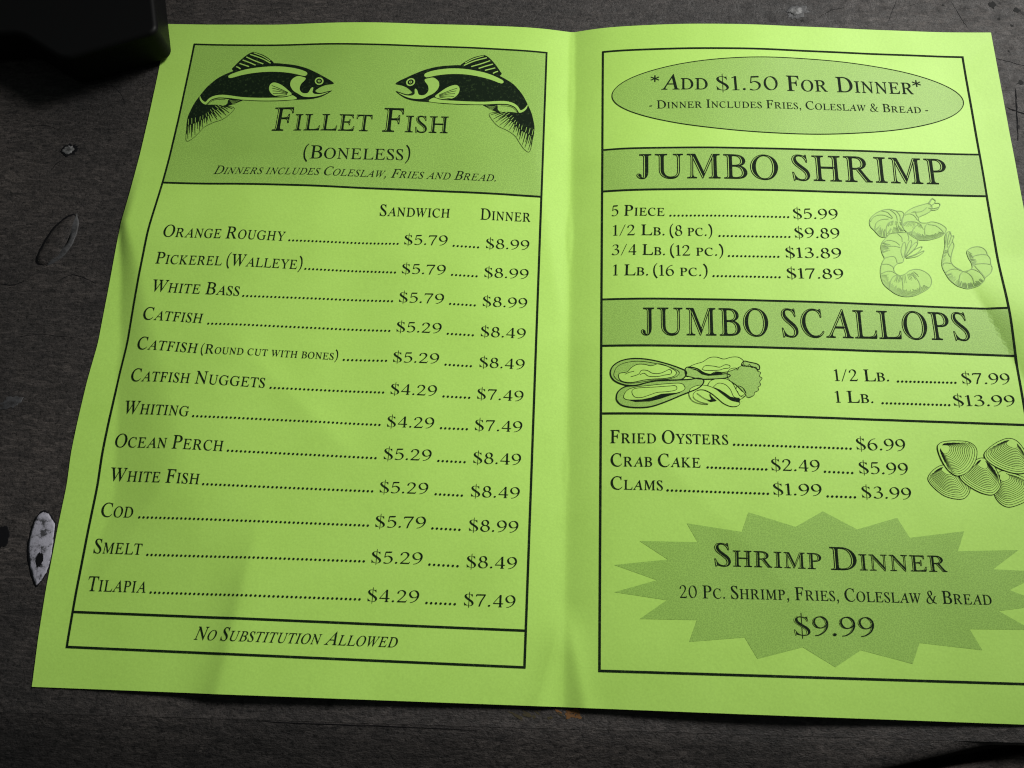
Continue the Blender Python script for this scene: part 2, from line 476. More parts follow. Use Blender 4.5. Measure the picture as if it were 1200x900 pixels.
table = empty('wooden_table', (0, 0, 0), 'dark stained weathered wooden table top under the green menu', 'table')
g0, g1 = table_pt(0, 835)[:2], table_pt(1240, 872)[:2]
gd = (g1 - g0) / np.linalg.norm(g1 - g0)
gl, gr = g0 - gd * 400, g0 + gd * 800
slab('board', [tuple(gl), tuple(gr), (560, 560), (-400, 560)], 0, -22, m_wood, table, 'broad main board of the table', bevel=.08)
# front board: slope added towards the viewer to put the strip in shade; its front edge runs along the gap
e0, e1 = table_pt(1037, 900, -3.0)[:2], table_pt(1200, 861, -2.2)[:2]
ed = (e1 - e0) / np.linalg.norm(e1 - e0)
def front_board():
    bm = bmesh.new(); nx, ny = 60, 16; grid = []
    nv = np.array([gd[1], -gd[0]])
    for i in range(nx + 1):
        t = -260 + 560 * i / nx
        base = g0 + gd * t + nv * 0.02
        # distance along nv to the edge line
        Mx = np.array([[nv[0], -ed[0]], [nv[1], -ed[1]]])
        s = np.linalg.solve(Mx, e0 - base)[0]
        s = max(s, .6)
        row = []
        SL = .42 * (1 - .55 * float(sst(20, 110, t - 140)))
        for j in range(ny + 1):
            q = j / ny; d = s * q
            z = -0.02 - SL * (math.sqrt(d * d + 9) - 3) - 1.2 * math.exp(-(s - d) / .8)
            p = base + nv * d
            row.append(bm.verts.new((p[0] * MM, p[1] * MM, z * MM)))
        p = base + nv * s
        row.append(bm.verts.new((p[0] * MM, p[1] * MM, -22 * MM)))
        grid.append(row)
    for i in range(nx):
        for j in range(ny + 1):
            f = bm.faces.new((grid[i][j], grid[i][j + 1], grid[i + 1][j + 1], grid[i + 1][j])); f.smooth = j < ny
    bmesh.ops.recalc_face_normals(bm, faces=bm.faces[:])
    me = bpy.data.meshes.new('board'); bm.to_mesh(me); bm.free()
    return link('board', me, m_wood, table, 'narrow front board sloped down to fall darker')
front_board()
# the next table, past the gap
h0, h1 = table_pt(1037, 913, -6.0)[:2], table_pt(1200, 883, -6.0)[:2]
hd = (h1 - h0) / np.linalg.norm(h1 - h0); hn = np.array([hd[1], -hd[0]])
nt = empty('bench_board', (0, 0, 0), 'brownish grey wooden plank past the dark gap at the lower right', 'plank')
a, b = h0 - hd * 300, h0 + hd * 300
slab('plank', [tuple(a), tuple(b), tuple(b + hn * 150), tuple(a + hn * 150)], -6, -28, m_wood2, nt, bevel=1.2)

# knots, patches and scars in the table top
def blotch(name, c, rx, ry, rot, m, z, label=None, jag=.12, n=28, dome=0.0, seed=1, pts=None):
    """small inlay in the board; c in picture px, radii in mm"""
    rnd = random.Random(seed); bm = bmesh.new()
    C = table_pt(*c)[:2]
    if pts is not None:
        ring = [table_pt(*p)[:2] for p in pts]; ring = [np.array(q) for q in spline(ring, True, 4)]
        ring = [q + np.array([rnd.uniform(-.12, .12), rnd.uniform(-.12, .12)]) for q in ring]
        C = sum(ring) / len(ring)
    else:
        ring = []
        for i in range(n):
            t = 2 * math.pi * i / n; k = 1 + rnd.uniform(-jag, jag)
            x, y = rx * k * math.cos(t), ry * k * math.sin(t)
            ring.append(C + np.array([x * math.cos(rot) - y * math.sin(rot), x * math.sin(rot) + y * math.cos(rot)]))
    ce = bm.verts.new((C[0] * MM, C[1] * MM, (z + dome) * MM)); last = None
    for k, zz in ((.55, z + dome * .8), (.88, z + dome * .3), (1.0, z), (1.03, -.2)):
        cur = [bm.verts.new(((C[0] + (q[0] - C[0]) * k) * MM, (C[1] + (q[1] - C[1]) * k) * MM, zz * MM)) for q in ring]
        nn_ = len(cur)
        for i in range(nn_):
            if last is None: bm.faces.new((ce, cur[i], cur[(i + 1) % nn_]))
            else: bm.faces.new((last[i], cur[i], cur[(i + 1) % nn_], last[(i + 1) % nn_]))
        last = cur
    bmesh.ops.recalc_face_normals(bm, faces=bm.faces[:])
    for f in bm.faces: f.smooth = True
    me = bpy.data.meshes.new(name); bm.to_mesh(me); bm.free()
    return link(name, me, m, table, label)
m_pit = mat('dark_pit', (0.014, 0.014, 0.014), .8, .12)
m_rim = mat('black_rim', (0.006, 0.006, 0.007), .8, .06)
def speck(name, base, dark, scale, lo, hi):
    m = mat(name, base, .6, .35); L = m.node_tree.links
    mp = coords(m, (1, 1, 1)); n = nn(m, 'ShaderNodeTexNoise', Scale=scale, Detail=6.0, Roughness=.72)
    L.new(mp.outputs[0], n.inputs['Vector'])
    r = ramp(m, n.outputs[0], [(lo, dark), (hi, base), (min(hi + .25, 1), tuple(min(1, c * 1.25) for c in base))])
    b = m.node_tree.nodes['Principled BSDF']
    L.new(r.outputs[0], b.inputs['Base Color'])
    bp = nn(m, 'ShaderNodeBump', Strength=.5, Distance=.0004)
    L.new(n.outputs[0], bp.inputs['Height']); L.new(bp.outputs[0], b.inputs['Normal'])
    return m
m_patch = speck('white_filler', (0.28, 0.275, 0.32), (0.04, 0.04, 0.045), 430, .40, .50)
m_knot = speck('knot_wood', (0.050, 0.050, 0.053), (0.010, 0.010, 0.010), 500, .3, .6)
m_chip = speck('grey_chip', (0.14, 0.14, 0.14), (0.03, 0.03, 0.03), 420, .4, .55)
PT = [(52, 600), (58, 604), (62, 611), (64, 616), (62, 636), (58, 660), (53, 673), (47, 681), (43, 685), (40, 678), (36, 665), (34, 645), (36, 630), (40, 614), (46, 604)]
blotch('knot_rim', (49, 643), 0, 0, 0, m_rim, .04, None, pts=[(48.4 + (x - 49) * 1.13, 643.5 + (y - 643) * 1.06) for x, y in PT], seed=3)
blotch('wood_filler', (49, 643), 0, 0, 0, m_patch, .12, 'white speckled filler in a long knot hole beside the menu', dome=.25, pts=PT, seed=4)
blotch('filler_hole', (47, 656), 1.0, 1.9, .1, m_rim, .40, None, seed=5)
KT = [(88, 253), (90, 262), (86, 278), (78, 292), (68, 303), (52, 310), (44, 306), (47, 296), (54, 282), (66, 266), (78, 256)]
blotch('knot_rim', (68, 282), 0, 0, 0, m_rim, .04, None, pts=[(66.5 + (x - 68) * 1.04, 281.5 + (y - 282) * 1.05) for x, y in KT], seed=6)
blotch('wood_knot', (68, 282), 0, 0, 0, m_wood, .10, 'long grey boat-shaped knot', dome=.7, pts=KT, seed=7)
KH = [(54, 311), (70, 304), (81, 292), (89, 277), (92, 262), (90, 250)]  # pale crescent: the highlight on the knot's right side, put in as colour
blotch('knot_highlight', (80, 285), 0, 0, 0, m_knot, .12, None, pts=KH + [(x - 2.0, y - 2.2) for x, y in KH[::-1][1:-1]], seed=15, dome=.35)
blotch('knot_rim', (81, 176), 3.0, 2.3, .4, m_rim, .04, None, seed=8, jag=.2)
blotch('wood_knot', (80, 176), 1.9, 1.5, .4, m_chip, .15, 'small round pale knot', dome=.3, seed=9, jag=.2)
blotch('knot_hole', (2, 629), 2.2, 3.0, .1, m_rim, .05, 'small black hole', seed=10)
blotch('wood_knot', (13, 472), 3.2, 2.0, .2, m_knot, .05, 'faint rough spot', seed=11, jag=.35, dome=.1)
blotch('knot_rim', (934, 14), 4.0, 2.7, .5, m_knot, .04, None, seed=12, jag=.25)
blotch('wood_knot', (932, 13), 2.3, 1.6, .2, m_chip, .10, 'small knot above the right page', seed=13, jag=.2, dome=.3)
for i, (x, y, r) in enumerate([(1163, 6, 2.0), (1192, 12, 1.8), (1196, 97, 1.5), (1171, 22, .9), (1186, 30, .8), (1105, 6, .7), (1193, 148, 1.0), (1182, 60, .6), (940, 24, 1.0)]):
    blotch('dent', (x, y), r * .55, r * .7, i, m_pit, .03, None, seed=20 + i, jag=.35, n=14)
# scratches
def scratch(pts, w, seed):
    rnd = random.Random(seed); q = [table_pt(*p)[:2] for p in pts]; q = spline(q, False, 8)
    q = [np.array(a) + np.array([rnd.uniform(-.12, .12), rnd.uniform(-.12, .12)]) for a in q]
    bm = bmesh.new(); vs = []
    for i, p in enumerate(q):
        t = q[min(i + 1, len(q) - 1)] - q[max(i - 1, 0)]; t = t / np.linalg.norm(t); n_ = np.array([-t[1], t[0]])
        ww = w * (.35 + .65 * math.sin(math.pi * (i + .5) / len(q))) * rnd.uniform(.6, 1.2) / 2
        vs.append([bm.verts.new(((p + n_ * s * ww)[0] * MM, (p + n_ * s * ww)[1] * MM, zz * MM)) for s, zz in ((-1, .015), (0, .05), (1, .015))])
    for a_, b_ in zip(vs[:-1], vs[1:]):
        for k in (0, 1): bm.faces.new((a_[k], a_[k + 1], b_[k + 1], b_[k]))
    bmesh.ops.recalc_face_normals(bm, faces=bm.faces[:])
    me = bpy.data.meshes.new('scratch'); bm.to_mesh(me); bm.free()
    link('scratch', me, m_rim, table)
for i, (pts, w) in enumerate([([(1190, 104), (1191, 125), (1193, 165)], .6), ([(1180, 126), (1190, 130), (1215, 138)], .55), ([(1165, 68), (1185, 73), (1210, 80)], .25),
                              ([(1115, 2), (1124, 18), (1134, 33)], .22), ([(1051, 0), (1045, 14), (1040, 28)], .2), ([(1063, 8), (1075, 4), (1090, 2)], .15),
                              ([(0, 333), (15, 334), (30, 329)], .35), ([(72, 327), (85, 322), (100, 326), (112, 332)], .25), ([(60, 200), (66, 192), (74, 188)], .25),
                              ([(130, 100), (140, 108), (147, 122)], .2), ([(30, 150), (50, 147), (70, 152)], .2), ([(20, 395), (50, 392), (95, 397)], .2),
                              ([(960, 20), (975, 12), (990, 9)], .2), ([(300, 845), (420, 850), (560, 856)], .2)]):
    scratch(pts, w, i)
# orange and mossy stain under the bottom of the fold
m_or = mat('orange_stain', (0.12, 0.055, 0.016), .8); m_mo = mat('olive_stain', (0.040, 0.033, 0.015), .85)
rs = random.Random(5)
for i in range(9):
    blotch('stain_speck', (658 + rs.uniform(-8, 20), 833 + rs.uniform(0, 8)), rs.uniform(.35, 1.5), rs.uniform(.25, .7), rs.uniform(-.6, .3), m_or, .03 + i * .004, seed=40 + i, jag=.5, n=12)
for i in range(12):
    blotch('stain_speck', (628 + rs.uniform(-32, 30), 834 + rs.uniform(-2, 9)), rs.uniform(.4, 1.4), rs.uniform(.15, .4), rs.uniform(-.6, -.1), m_mo, .025 + i * .002, seed=60 + i, jag=.5, n=12)

# ------------------------------------------------------------------ black case in the corner
m_case = mat('black_plastic', (0.0028, 0.0028, 0.003), .5, .12)
def case():
    root_px = [(97, 101), (203, 69), (193, -20), (150, -180), (-120, -200), (-160, 60), (-20, 74), (48, 70)]
    H = 13.0
    bot = [table_pt(x, y, .9)[:2] for x, y in root_px]
    c0 = table_pt(20, -20, .9)
    bm = bmesh.new()
    pts = bot
    vs = [bm.verts.new(((x - c0[0]) * MM, (y - c0[1]) * MM, 0)) for x, y in pts]
    bm.faces.new(vs)
    r = bmesh.ops.extrude_face_region(bm, geom=bm.faces[:])
    for g in r['geom']:
        if isinstance(g, bmesh.types.BMVert): g.co.z = H * MM
    bmesh.ops.recalc_face_normals(bm, faces=bm.faces[:])
    ve = [e for e in bm.edges if abs(e.verts[0].co.z - e.verts[1].co.z) > 1e-4]
    bmesh.ops.bevel(bm, geom=ve, offset=3.0 * MM, segments=6, affect='EDGES', profile=.5)
    he = [e for e in bm.edges if abs(e.verts[0].co.z - e.verts[1].co.z) < 1e-6 and len(e.link_faces) == 2 and e.calc_face_angle(0) > 1.2]
    bmesh.ops.bevel(bm, geom=he, offset=1.6 * MM, segments=4, affect='EDGES', profile=.5)
    for f in bm.faces: f.smooth = True
    me = bpy.data.meshes.new('case_body'); bm.to_mesh(me); bm.free()
    t = empty('black_case', (c0[0] * MM, c0[1] * MM, .9 * MM), 'black plastic case with rounded corners touching the menu corner, mostly out of frame', 'case')
    o = link('case_body', me, m_case, t)
    wn = o.modifiers.new('wn', 'WEIGHTED_NORMAL'); wn.keep_sharp = False
case()

# ------------------------------------------------------------------ the menu
menu = empty('paper_menu', (0, 0, 0), 'bright green paper seafood menu lying open with a centre fold', 'menu')
def page(u0, u1, label):
    nu, nv = 190, 300
    du = np.linspace(0, 1, nu + 1)
    du = du ** 1.15 if abs(u0) < 1 else 1 - (1 - du) ** 1.15      # finer towards the fold
    U, V = np.meshgrid(u0 + (u1 - u0) * du, np.linspace(0, PH, nv + 1), indexing='ij')
    X = surf(U, V).reshape(-1, 3) * MM
    idx = np.arange((nu + 1) * (nv + 1)).reshape(nu + 1, nv + 1)
    f = np.stack([idx[:-1, :-1], idx[1:, :-1], idx[1:, 1:], idx[:-1, 1:]], -1).reshape(-1, 4)
    n = len(X); B = X - np.array([0, 0, .1 * MM])            # underside of the sheet
    outer = [(0 if u0 < 0 else nu, j) for j in range(nv + 1)]
    rims = [outer, [(i, 0) for i in range(nu + 1)], [(i, nv) for i in range(nu + 1)]]
    V2 = [X, B]; F2 = f.tolist() + (f[:, ::-1] + n).tolist(); k = 2 * n
    for r in rims:                                            # cut edges, with vertices of their own
        ids = [idx[a] for a in r]; V2 += [X[ids], B[ids]]; m_ = len(ids)
        F2 += [[k + i, k + i + 1, k + m_ + i + 1, k + m_ + i] for i in range(m_ - 1)]; k += 2 * m_
    me = bpy.data.meshes.new('page'); me.from_pydata(np.vstack(V2).tolist(), [], F2)
    me.polygons.foreach_set('use_smooth', [True] * len(F2)); me.update()
    return link('page', me, m_paper, menu, label)
left = page(-PW, 0, 'left page headed Fillet Fish')
right = page(0, PW, 'right page with shrimp and scallop prices')
INK = [m_ink, m_light]

# --- frames, rules and tinted panels
LW = .60
def rules(parent, lines, c, label):
    """c: corners TL, TR, BR, BL of the frame; lines: (left end, right end) of each rule"""
    F = Flat()
    for p, q in ((c[0], c[1]), (c[1], c[2]), (c[2], c[3]), (c[3], c[0])):
        d = (np.array(q) - p) / np.linalg.norm(np.array(q) - p) * LW / 2
        F.ribbon([tuple(p - d), tuple(q + d)], LW, smooth=False)
    F.obj('frame_line', m_ink, parent, label)
    for p, q in lines:
        F = Flat(); F.ribbon([tuple(p), tuple(q)], LW, smooth=False); F.obj('divider_line', m_ink, parent)
def tint(parent, tl, tr, br, bl, label):
    F = Flat(); F.add([bl, br, tr, tl], [(0, 1, 2, 3)], .03)
    F.obj('tinted_panel', m_tint, parent, label, step=1.4)
lerp = lambda p, q, y: np.array([p[0] + (q[0] - p[0]) * (y - p[1]) / (q[1] - p[1]), y])
cTL, cTR, cBR, cBL = P(228, 52), P(640.6, 62), P(614.8, 782), P(78.7, 758)
h0_, h1_ = P(193.6, 214), P(634, 230.7); n0_, n1_ = P(86.5, 717), P(614.8, 739)
h0_, h1_ = lerp(cTL, cBL, h0_[1]), lerp(cTR, cBR, h1_[1]); n0_, n1_ = lerp(cTL, cBL, n0_[1]), lerp(cTR, cBR, n1_[1])
rules(left, [(h0_, h1_), (n0_, n1_)], (cTL, cTR, cBR, cBL), 'black frame of the left page')
tint(left, cTL, cTR, h1_, h0_, 'grey tint behind the Fillet Fish heading')
rTL, rTR, rBL = P(706.8, 61), P(1128, 67), P(702.7, 786)
rRx = rTR[0] + .3
rBR = np.array([rRx + .3, rBL[1] + .6])
S = []
for a, b in (((706.8, 176), (1150.5, 181.3)), ((706.8, 224.4), (1160, 230)), ((705.6, 351), (1180.5, 360.8)), ((705.6, 405.2), (1157, 416)), ((704.7, 484.5), (1157, 496.4))):
    p, q = P(*a), P(*b); y1 = p[1] + (q[1] - p[1]) * (rRx - p[0]) / (q[0] - p[0])
    S.append((lerp(rTL, rBL, p[1]), lerp(rTR, rBR, y1)))
rules(right, S, (rTL, rTR, rBR, rBL), 'black frame of the right page')
tint(right, S[0][0], S[0][1], S[1][1], S[1][0], 'grey tint behind Jumbo Shrimp')
tint(right, S[2][0], S[2][1], S[3][1], S[3][0], 'grey tint behind Jumbo Scallops')
# oval
ol, orr, ot, ob = P(717.3, 111.7), P(1128.8, 118.7), P(899.4, 66.6), P(925, 156.5)
oc = (ol + orr) / 2; oa = np.linalg.norm(orr - ol) / 2; obh = (ot[1] - ob[1]) / 2; ocy = (ot[1] + ob[1]) / 2
E_ = [(oc[0] + oa * math.cos(t), ocy + obh * math.sin(t)) for t in np.linspace(0, 2 * math.pi, 97)[:-1]]
F = Flat(); F.tri_poly(E_, .03); F.obj('oval_panel', m_tint, right, 'tinted oval at the top of the right page', step=1.4)
F = Flat(); F.ribbon(E_, .26, closed=True, smooth=True, dens=2); F.obj('oval_outline', m_ink, right)
# starburst
z = lambda x, y: (690 + x / 2.353, 580 + y / 2.353)
SB = [(645, 45), (740, 95), (850, 63), (885, 118), (1035, 100), (1018, 155), (1185, 152), (1115, 205), (1262, 212), (1160, 262), (1266, 303), (1130, 320), (1222, 372), (1050, 370), (1085, 428), (912, 408), (893, 466), (750, 428), (680, 475), (590, 420), (465, 452), (430, 393), (277, 405), (298, 345), (140, 342), (215, 290), (70, 268), (188, 235), (70, 193), (218, 178), (140, 127), (300, 130), (270, 78), (422, 102), (440, 48), (570, 88)]
F = Flat(); F.tri_poly([tuple(P(*z(*p))) for p in SB], .03); F.obj('starburst', m_tint, right, 'tinted starburst behind Shrimp Dinner', step=1.4)

# --- left page lettering
def one(parent, name, s, a, b, cap, label=None, **k):
    F = Flat(); text(F, s, a, b, cap, **k)
    return F.obj(name, INK, parent, label, step=3.0 if cap > 20 else 0)
one(left, 'heading_text', 'Fillet Fish', (319, 153), (524.4, 156), 27, 'Fillet Fish heading', ratio=.69, inline=True, bold=.010)
one(left, 'heading_text', '(Boneless)', (354.9, 185.8), (480.5, 187.8), 15.5, 'Boneless in brackets', ratio=.80)
one(left, 'note_text', 'Dinners includes Coleslaw, Fries and Bread.'.replace('includes', 'includes'), (250, 204), (580.8, 212.7), 10.2, 'slanted note on what dinners include', ratio=.76, italic=.28)
one(left, 'column_heading', 'Sandwich', (445, 252.8), (527, 255), 13, ratio=.78)
one(left, 'column_heading', 'Dinner', (563, 257.2), (621.7, 260), 13, ratio=.78)
one(left, 'note_text', 'No Substitution Allowed', (227.3, 749.3), (464.2, 758.6), 15.5, 'slanted note No Substitution Allowed', ratio=.76, italic=.28)
ROWS = [
 (('Orange Roughy', (190.5, 277), (333.6, 282.3), 13.5), ((338, 281.6), (467.5, 285.8)), ('5.79', (473.6, 286.4), (524.4, 287.6)), ((530.5, 288), (561.7, 290)), ('8.99', (569.4, 290.8), (620.3, 293))),
 (('Pickerel (Walleye)', (182, 308.6), (353.6, 315.6), 13.5), ((356.8, 315), (464.4, 319.4)), ('5.79', (470.8, 320.3), (522.2, 321.9)), ((528.6, 322), (560, 323.9)), ('8.99', (567.5, 324.6), (619.4, 327))),
 (('White Bass', (176.7, 341.3), (280, 346.7), 13.8), ((284, 346.7), (461, 353)), ('5.79', (467.5, 353.8), (520, 356)), ((526.4, 356), (557.8, 358)), ('8.99', (565.6, 358.6), (617.8, 361.2))),
 (('Catfish', (167, 374.2), (236.4, 378.6), 14), ((243, 379.2), (457.8, 387.8)), ('5.29', (464.4, 388.5), (517.2, 390.6)), ((523.6, 391), (555.6, 393)), ('8.49', (563.3, 394), (616, 396.9))),
 (('Catfish', (160, 409), (230.5, 413.7), 14), ((401.7, 421.7), (454, 422.8)), ('5.29', (460.5, 424), (514.4, 426)), ((521, 427.2), (553.3, 429.2)), ('8.49', (561.7, 430), (614.7, 433))),
 (('Catfish Nuggets', (152.8, 446.5), (310, 454.4), 14.5), ((316, 454.4), (450.6, 460)), ('4.29', (457.5, 461.6), (511.7, 464)), ((518.6, 464.4), (551.4, 466.2)), ('7.49', (559, 467.2), (613.3, 470.4))),
 (('Whiting', (144.4, 484.6), (220.6, 487.8), 15), ((225.3, 487.5), (446.3, 498)), ('4.29', (453.4, 500), (508.6, 502)), ((515.6, 501.6), (548.6, 503)), ('7.49', (556.4, 504), (612, 506.5))),
 (('Ocean Perch', (133.9, 523.7), (261, 528.6), 15.5), ((266, 528), (441.7, 536.9)), ('5.29', (449.5, 538), (505.5, 540)), ((512.5, 540), (546, 541.6)), ('8.49', (554.5, 542.5), (610.5, 545))),
 (('White Fish', (128, 563.2), (233, 567.4), 15.5), ((237, 567.2), (437.8, 575.8)), ('5.29', (444.8, 577), (501.6, 579)), ((509.4, 579), (542.8, 580.8)), ('8.49', (551.8, 581.8), (609, 584.2))),
 (('Cod', (117.6, 605.2), (155.3, 606.4), 16), ((162.3, 606.1), (432.7, 615.9)), ('5.79', (439.7, 617.5), (498.9, 619)), ((505.5, 619), (540, 620.8)), ('8.99', (549.4, 621.9), (607.4, 624.2))),
 (('Smelt', (109.4, 648), (165.8, 650), 16.5), ((171.6, 650), (428, 657.8)), ('5.29', (435, 659.4), (495, 661.3)), ((502, 661.4), (537.8, 663.5)), ('8.49', (546.7, 664.7), (605.8, 666.8))),
 (('Tilapia', (102, 692.3), (170.9, 694.5), 17), ((175.5, 694.2), (423, 702.4)), ('4.29', (430.4, 704.5), (491, 706.3)), ((498.5, 706.4), (534.6, 708)), ('7.49', (543.6, 709.4), (603.9, 712.2))),
]
for i, (nm, d1, p1, d2, p2) in enumerate(ROWS):
    F = Flat(); cp = nm[3]; pc = cp * .84
    text(F, nm[0], nm[1], nm[2], cp, ratio=.76)
    lab = nm[0]
    if i == 4:
        text(F, '(Round cut with bones)', (235, 413.9), (395.8, 421.9), 10.6, ratio=.72); lab = 'Catfish round cut with bones'
    dots(F, *d1); text(F, '$' + p1[0], p1[1], p1[2], pc, bold=.002, track=.03)
    dots(F, *d2); text(F, '$' + p2[0], p2[1], p2[2], pc, bold=.002, track=.03)
    F.obj('price_row', INK, left, 'price row for ' + lab)

# --- right page lettering
F = Flat(); k = dict(ratio=.74, bold=.004)
text(F, '*', (762, 107), (772.5, 107), 17.5)
text(F, 'Add', (775.2, 105.1), (829.4, 104.9), 17.5, **k); text(F, '$1.50', (839.9, 105.8), (912.2, 105.8), 16.5, **k)
text(F, 'For', (922.7, 106.5), (970, 107.5), 17.5, **k); text(F, 'Dinner', (980.9, 108), (1071, 110.5), 17.5, **k)
text(F, '*', (1071.5, 113), (1082, 113), 17.5)
F.obj('heading_text', INK, right, 'Add $1.50 For Dinner heading')
one(right, 'note_text', '- Dinner Includes Fries, Coleslaw & Bread -', (761, 127.5), (1088, 133), 9.5, 'note on what dinner includes', ratio=.76)
F = Flat(); text(F, 'JUMBO', (746.5, 209.2), (912.2, 210.5), 28, inline=True, bold=.009); text(F, 'SHRIMP', (929.7, 211), (1110.9, 216), 29, inline=True, bold=.009)
F.obj('heading_text', INK, right, 'Jumbo Shrimp heading', step=3)
F = Flat(); text(F, 'JUMBO', (751.8, 392.3), (900.8, 394), 31.5, inline=True, bold=.008); text(F, 'SCALLOPS', (917.5, 394.6), (1137, 399), 32, inline=True, bold=.008)
F.obj('heading_text', INK, right, 'Jumbo Scallops heading', step=3)
q = lambda x, y: (700 + x / 4, 230 + y / 4)
def row(parent, label, parts):
    F = Flat()
    for p in parts:
        if p[0] == '.': dots(F, p[1], p[2], pitch=p[3] if len(p) > 3 else 1.18)
        else: text(F, p[0], p[1], p[2], p[3], ratio=.74, **(dict(bold=.002, track=.03) if '$' in p[0] else {}))
    F.obj('price_row', INK, parent, label)
row(right, 'price row for 5 piece shrimp', [('5 Piece', q(68, 92), q(315, 92), 12.3), ('.', q(338, 91), q(900, 98), 1.25), ('$5.99', q(920, 104), q(1130, 108), 11.8)])
row(right, 'price row for half pound of shrimp', [('1/2 Lb.', q(75, 184), q(315, 183), 12.3), ('(8 pc.)', q(340, 184), q(540, 186), 12.3), ('.', q(568, 186), q(906, 191), 1.25), ('$9.89', q(927, 194), q(1138, 198), 11.8)])
row(right, 'price row for three quarter pound of shrimp', [('3/4 Lb.', q(68, 275), q(317, 276), 12.3), ('(12 pc.)', q(342, 277), q(592, 279), 12.3), ('.', q(612, 280), q(854, 284), 1.25), ('$13.89', q(884, 287), q(1146, 291), 11.8)])
row(right, 'price row for one pound of shrimp', [('1 Lb.', q(75, 370), q(238, 371), 12.6), ('(16 pc.)', q(263, 371), q(518, 374), 12.6), ('.', q(540, 374), q(860, 380), 1.25), ('$17.89', q(890, 384), q(1156, 388), 11.8)])
row(right, 'price row for half pound of scallops', [('1/2 Lb.', (978.6, 446.2), (1042, 446.8), 13.5), ('.', (1051, 447), (1121, 448.6)), ('$7.99', (1127.9, 449.4), (1184.4, 450.4), 12.5)])
row(right, 'price row for one pound of scallops', [('1 Lb.', (979.7, 471.5), (1023.6, 472.2), 13.5), ('.', (1033, 472.4), (1113.8, 474.8)), ('$13.99', (1118, 475.5), (1190.3, 476), 12.5)])
w = lambda x, y: (700 + x / 3.158, 490 + y / 3.158)
row(right, 'price row for fried oysters', [('Fried Oysters', w(48, 92), w(485, 98), 15.2), ('.', w(502, 98), w(942, 113)), ('$6.99', w(960, 116), w(1142, 122), 13.6)])
row(right, 'price row for crab cake', [('Crab Cake', w(50, 178), w(382, 183), 15.2), ('.', w(404, 182), w(630, 190)), ('$2.49', w(645, 193), w(825, 198), 13.6), ('.', w(838, 198), w(948, 203)), ('$5.99', w(970, 204), w(1152, 210), 13.6)])
row(right, 'price row for clams', [('Clams', w(50, 263), w(243, 267), 15.2), ('.', w(256, 267), w(636, 280)), ('$1.99', w(652, 283), w(832, 288), 13.6), ('.', w(848, 289), w(958, 293)), ('$3.99', w(980, 294), w(1164, 301), 13.6)])
F = Flat(); text(F, 'Shrimp', (837.9, 662.9), (962.8, 667), 26, ratio=.70, inline=True, bold=.010); text(F, 'Dinner', (974.5, 667.5), (1109.9, 670), 26, ratio=.70, inline=True, bold=.010)
F.obj('heading_text', INK, right, 'Shrimp Dinner heading', step=3)
one(right, 'note_text', '20 Pc. Shrimp, Fries, Coleslaw & Bread', (797, 700.5), (1162.6, 708.8), 15, 'what the shrimp dinner includes', ratio=.77, bold=.001)
one(right, 'price_text', '$9.99', (931, 744.3), (1025.7, 746), 22.5, 'price $9.99 in the starburst', inline=True, bold=.008, track=.02)

# --- leaping fish, drawn once and mirrored
fz = lambda x, y: tuple(P(200 + x / 6, 50 + y / 6))
BODY = [(1147, 290), (1130, 270), (1078, 240), (1030, 214), (960, 182), (880, 160), (800, 150), (725, 145), (640, 152), (560, 168), (490, 185), (430, 205), (350, 240), (300, 275), (250, 320), (205, 375), (165, 430), (135, 490), (120, 530), (117, 580), (150, 574), (200, 555), (240, 532), (270, 510), (310, 480), (345, 455), (375, 443), (310, 437), (258, 437), (262, 430), (285, 408), (320, 396), (350, 392), (400, 396), (480, 404), (560, 409), (650, 413), (780, 411), (885, 402), (980, 398), (1060, 381), (1130, 343), (1122, 339), (1060, 354), (1034, 352), (1018, 340), (1040, 322), (1065, 308), (1100, 297)]
FIN = [(432, 184), (450, 165), (490, 125), (540, 85), (577, 68), (602, 71), (650, 87), (695, 115), (725, 148), (640, 156), (560, 172), (500, 190), (445, 205), (440, 196)]
AFIN = [(420, 398), (505, 405), (480, 418), (440, 434), (400, 445), (383, 443), (400, 428), (405, 410)]
BELLY = [(206, 374), (206, 400), (222, 424), (248, 437), (262, 424), (285, 403), (318, 391), (352, 387), (420, 392), (490, 401), (560, 406), (660, 409), (780, 407), (886, 398), (862, 373), (840, 376), (800, 386), (700, 389), (600, 389), (500, 384), (420, 373), (360, 368), (305, 376), (268, 396), (246, 418), (226, 408), (214, 390)]
DORS = [(408, 234), (450, 214), (520, 192), (600, 178), (700, 169), (800, 171), (900, 187), (960, 212), (944, 236), (880, 222), (800, 210), (700, 206), (600, 213), (500, 230), (420, 251)]
GILL = [(898, 236), (925, 241), (950, 250), (944, 266), (920, 290), (908, 320), (915, 344), (935, 357), (965, 355), (978, 338), (988, 322), (1002, 315), (1003, 328), (998, 345), (1003, 356), (1020, 363), (1060, 362), (1115, 347), (1060, 371), (1000, 383), (935, 381), (900, 362), (862, 338), (842, 302), (848, 268), (872, 246)]
PECT = [(740, 283), (712, 286), (694, 310), (698, 345), (728, 373), (790, 380), (852, 366), (822, 332), (782, 300)]
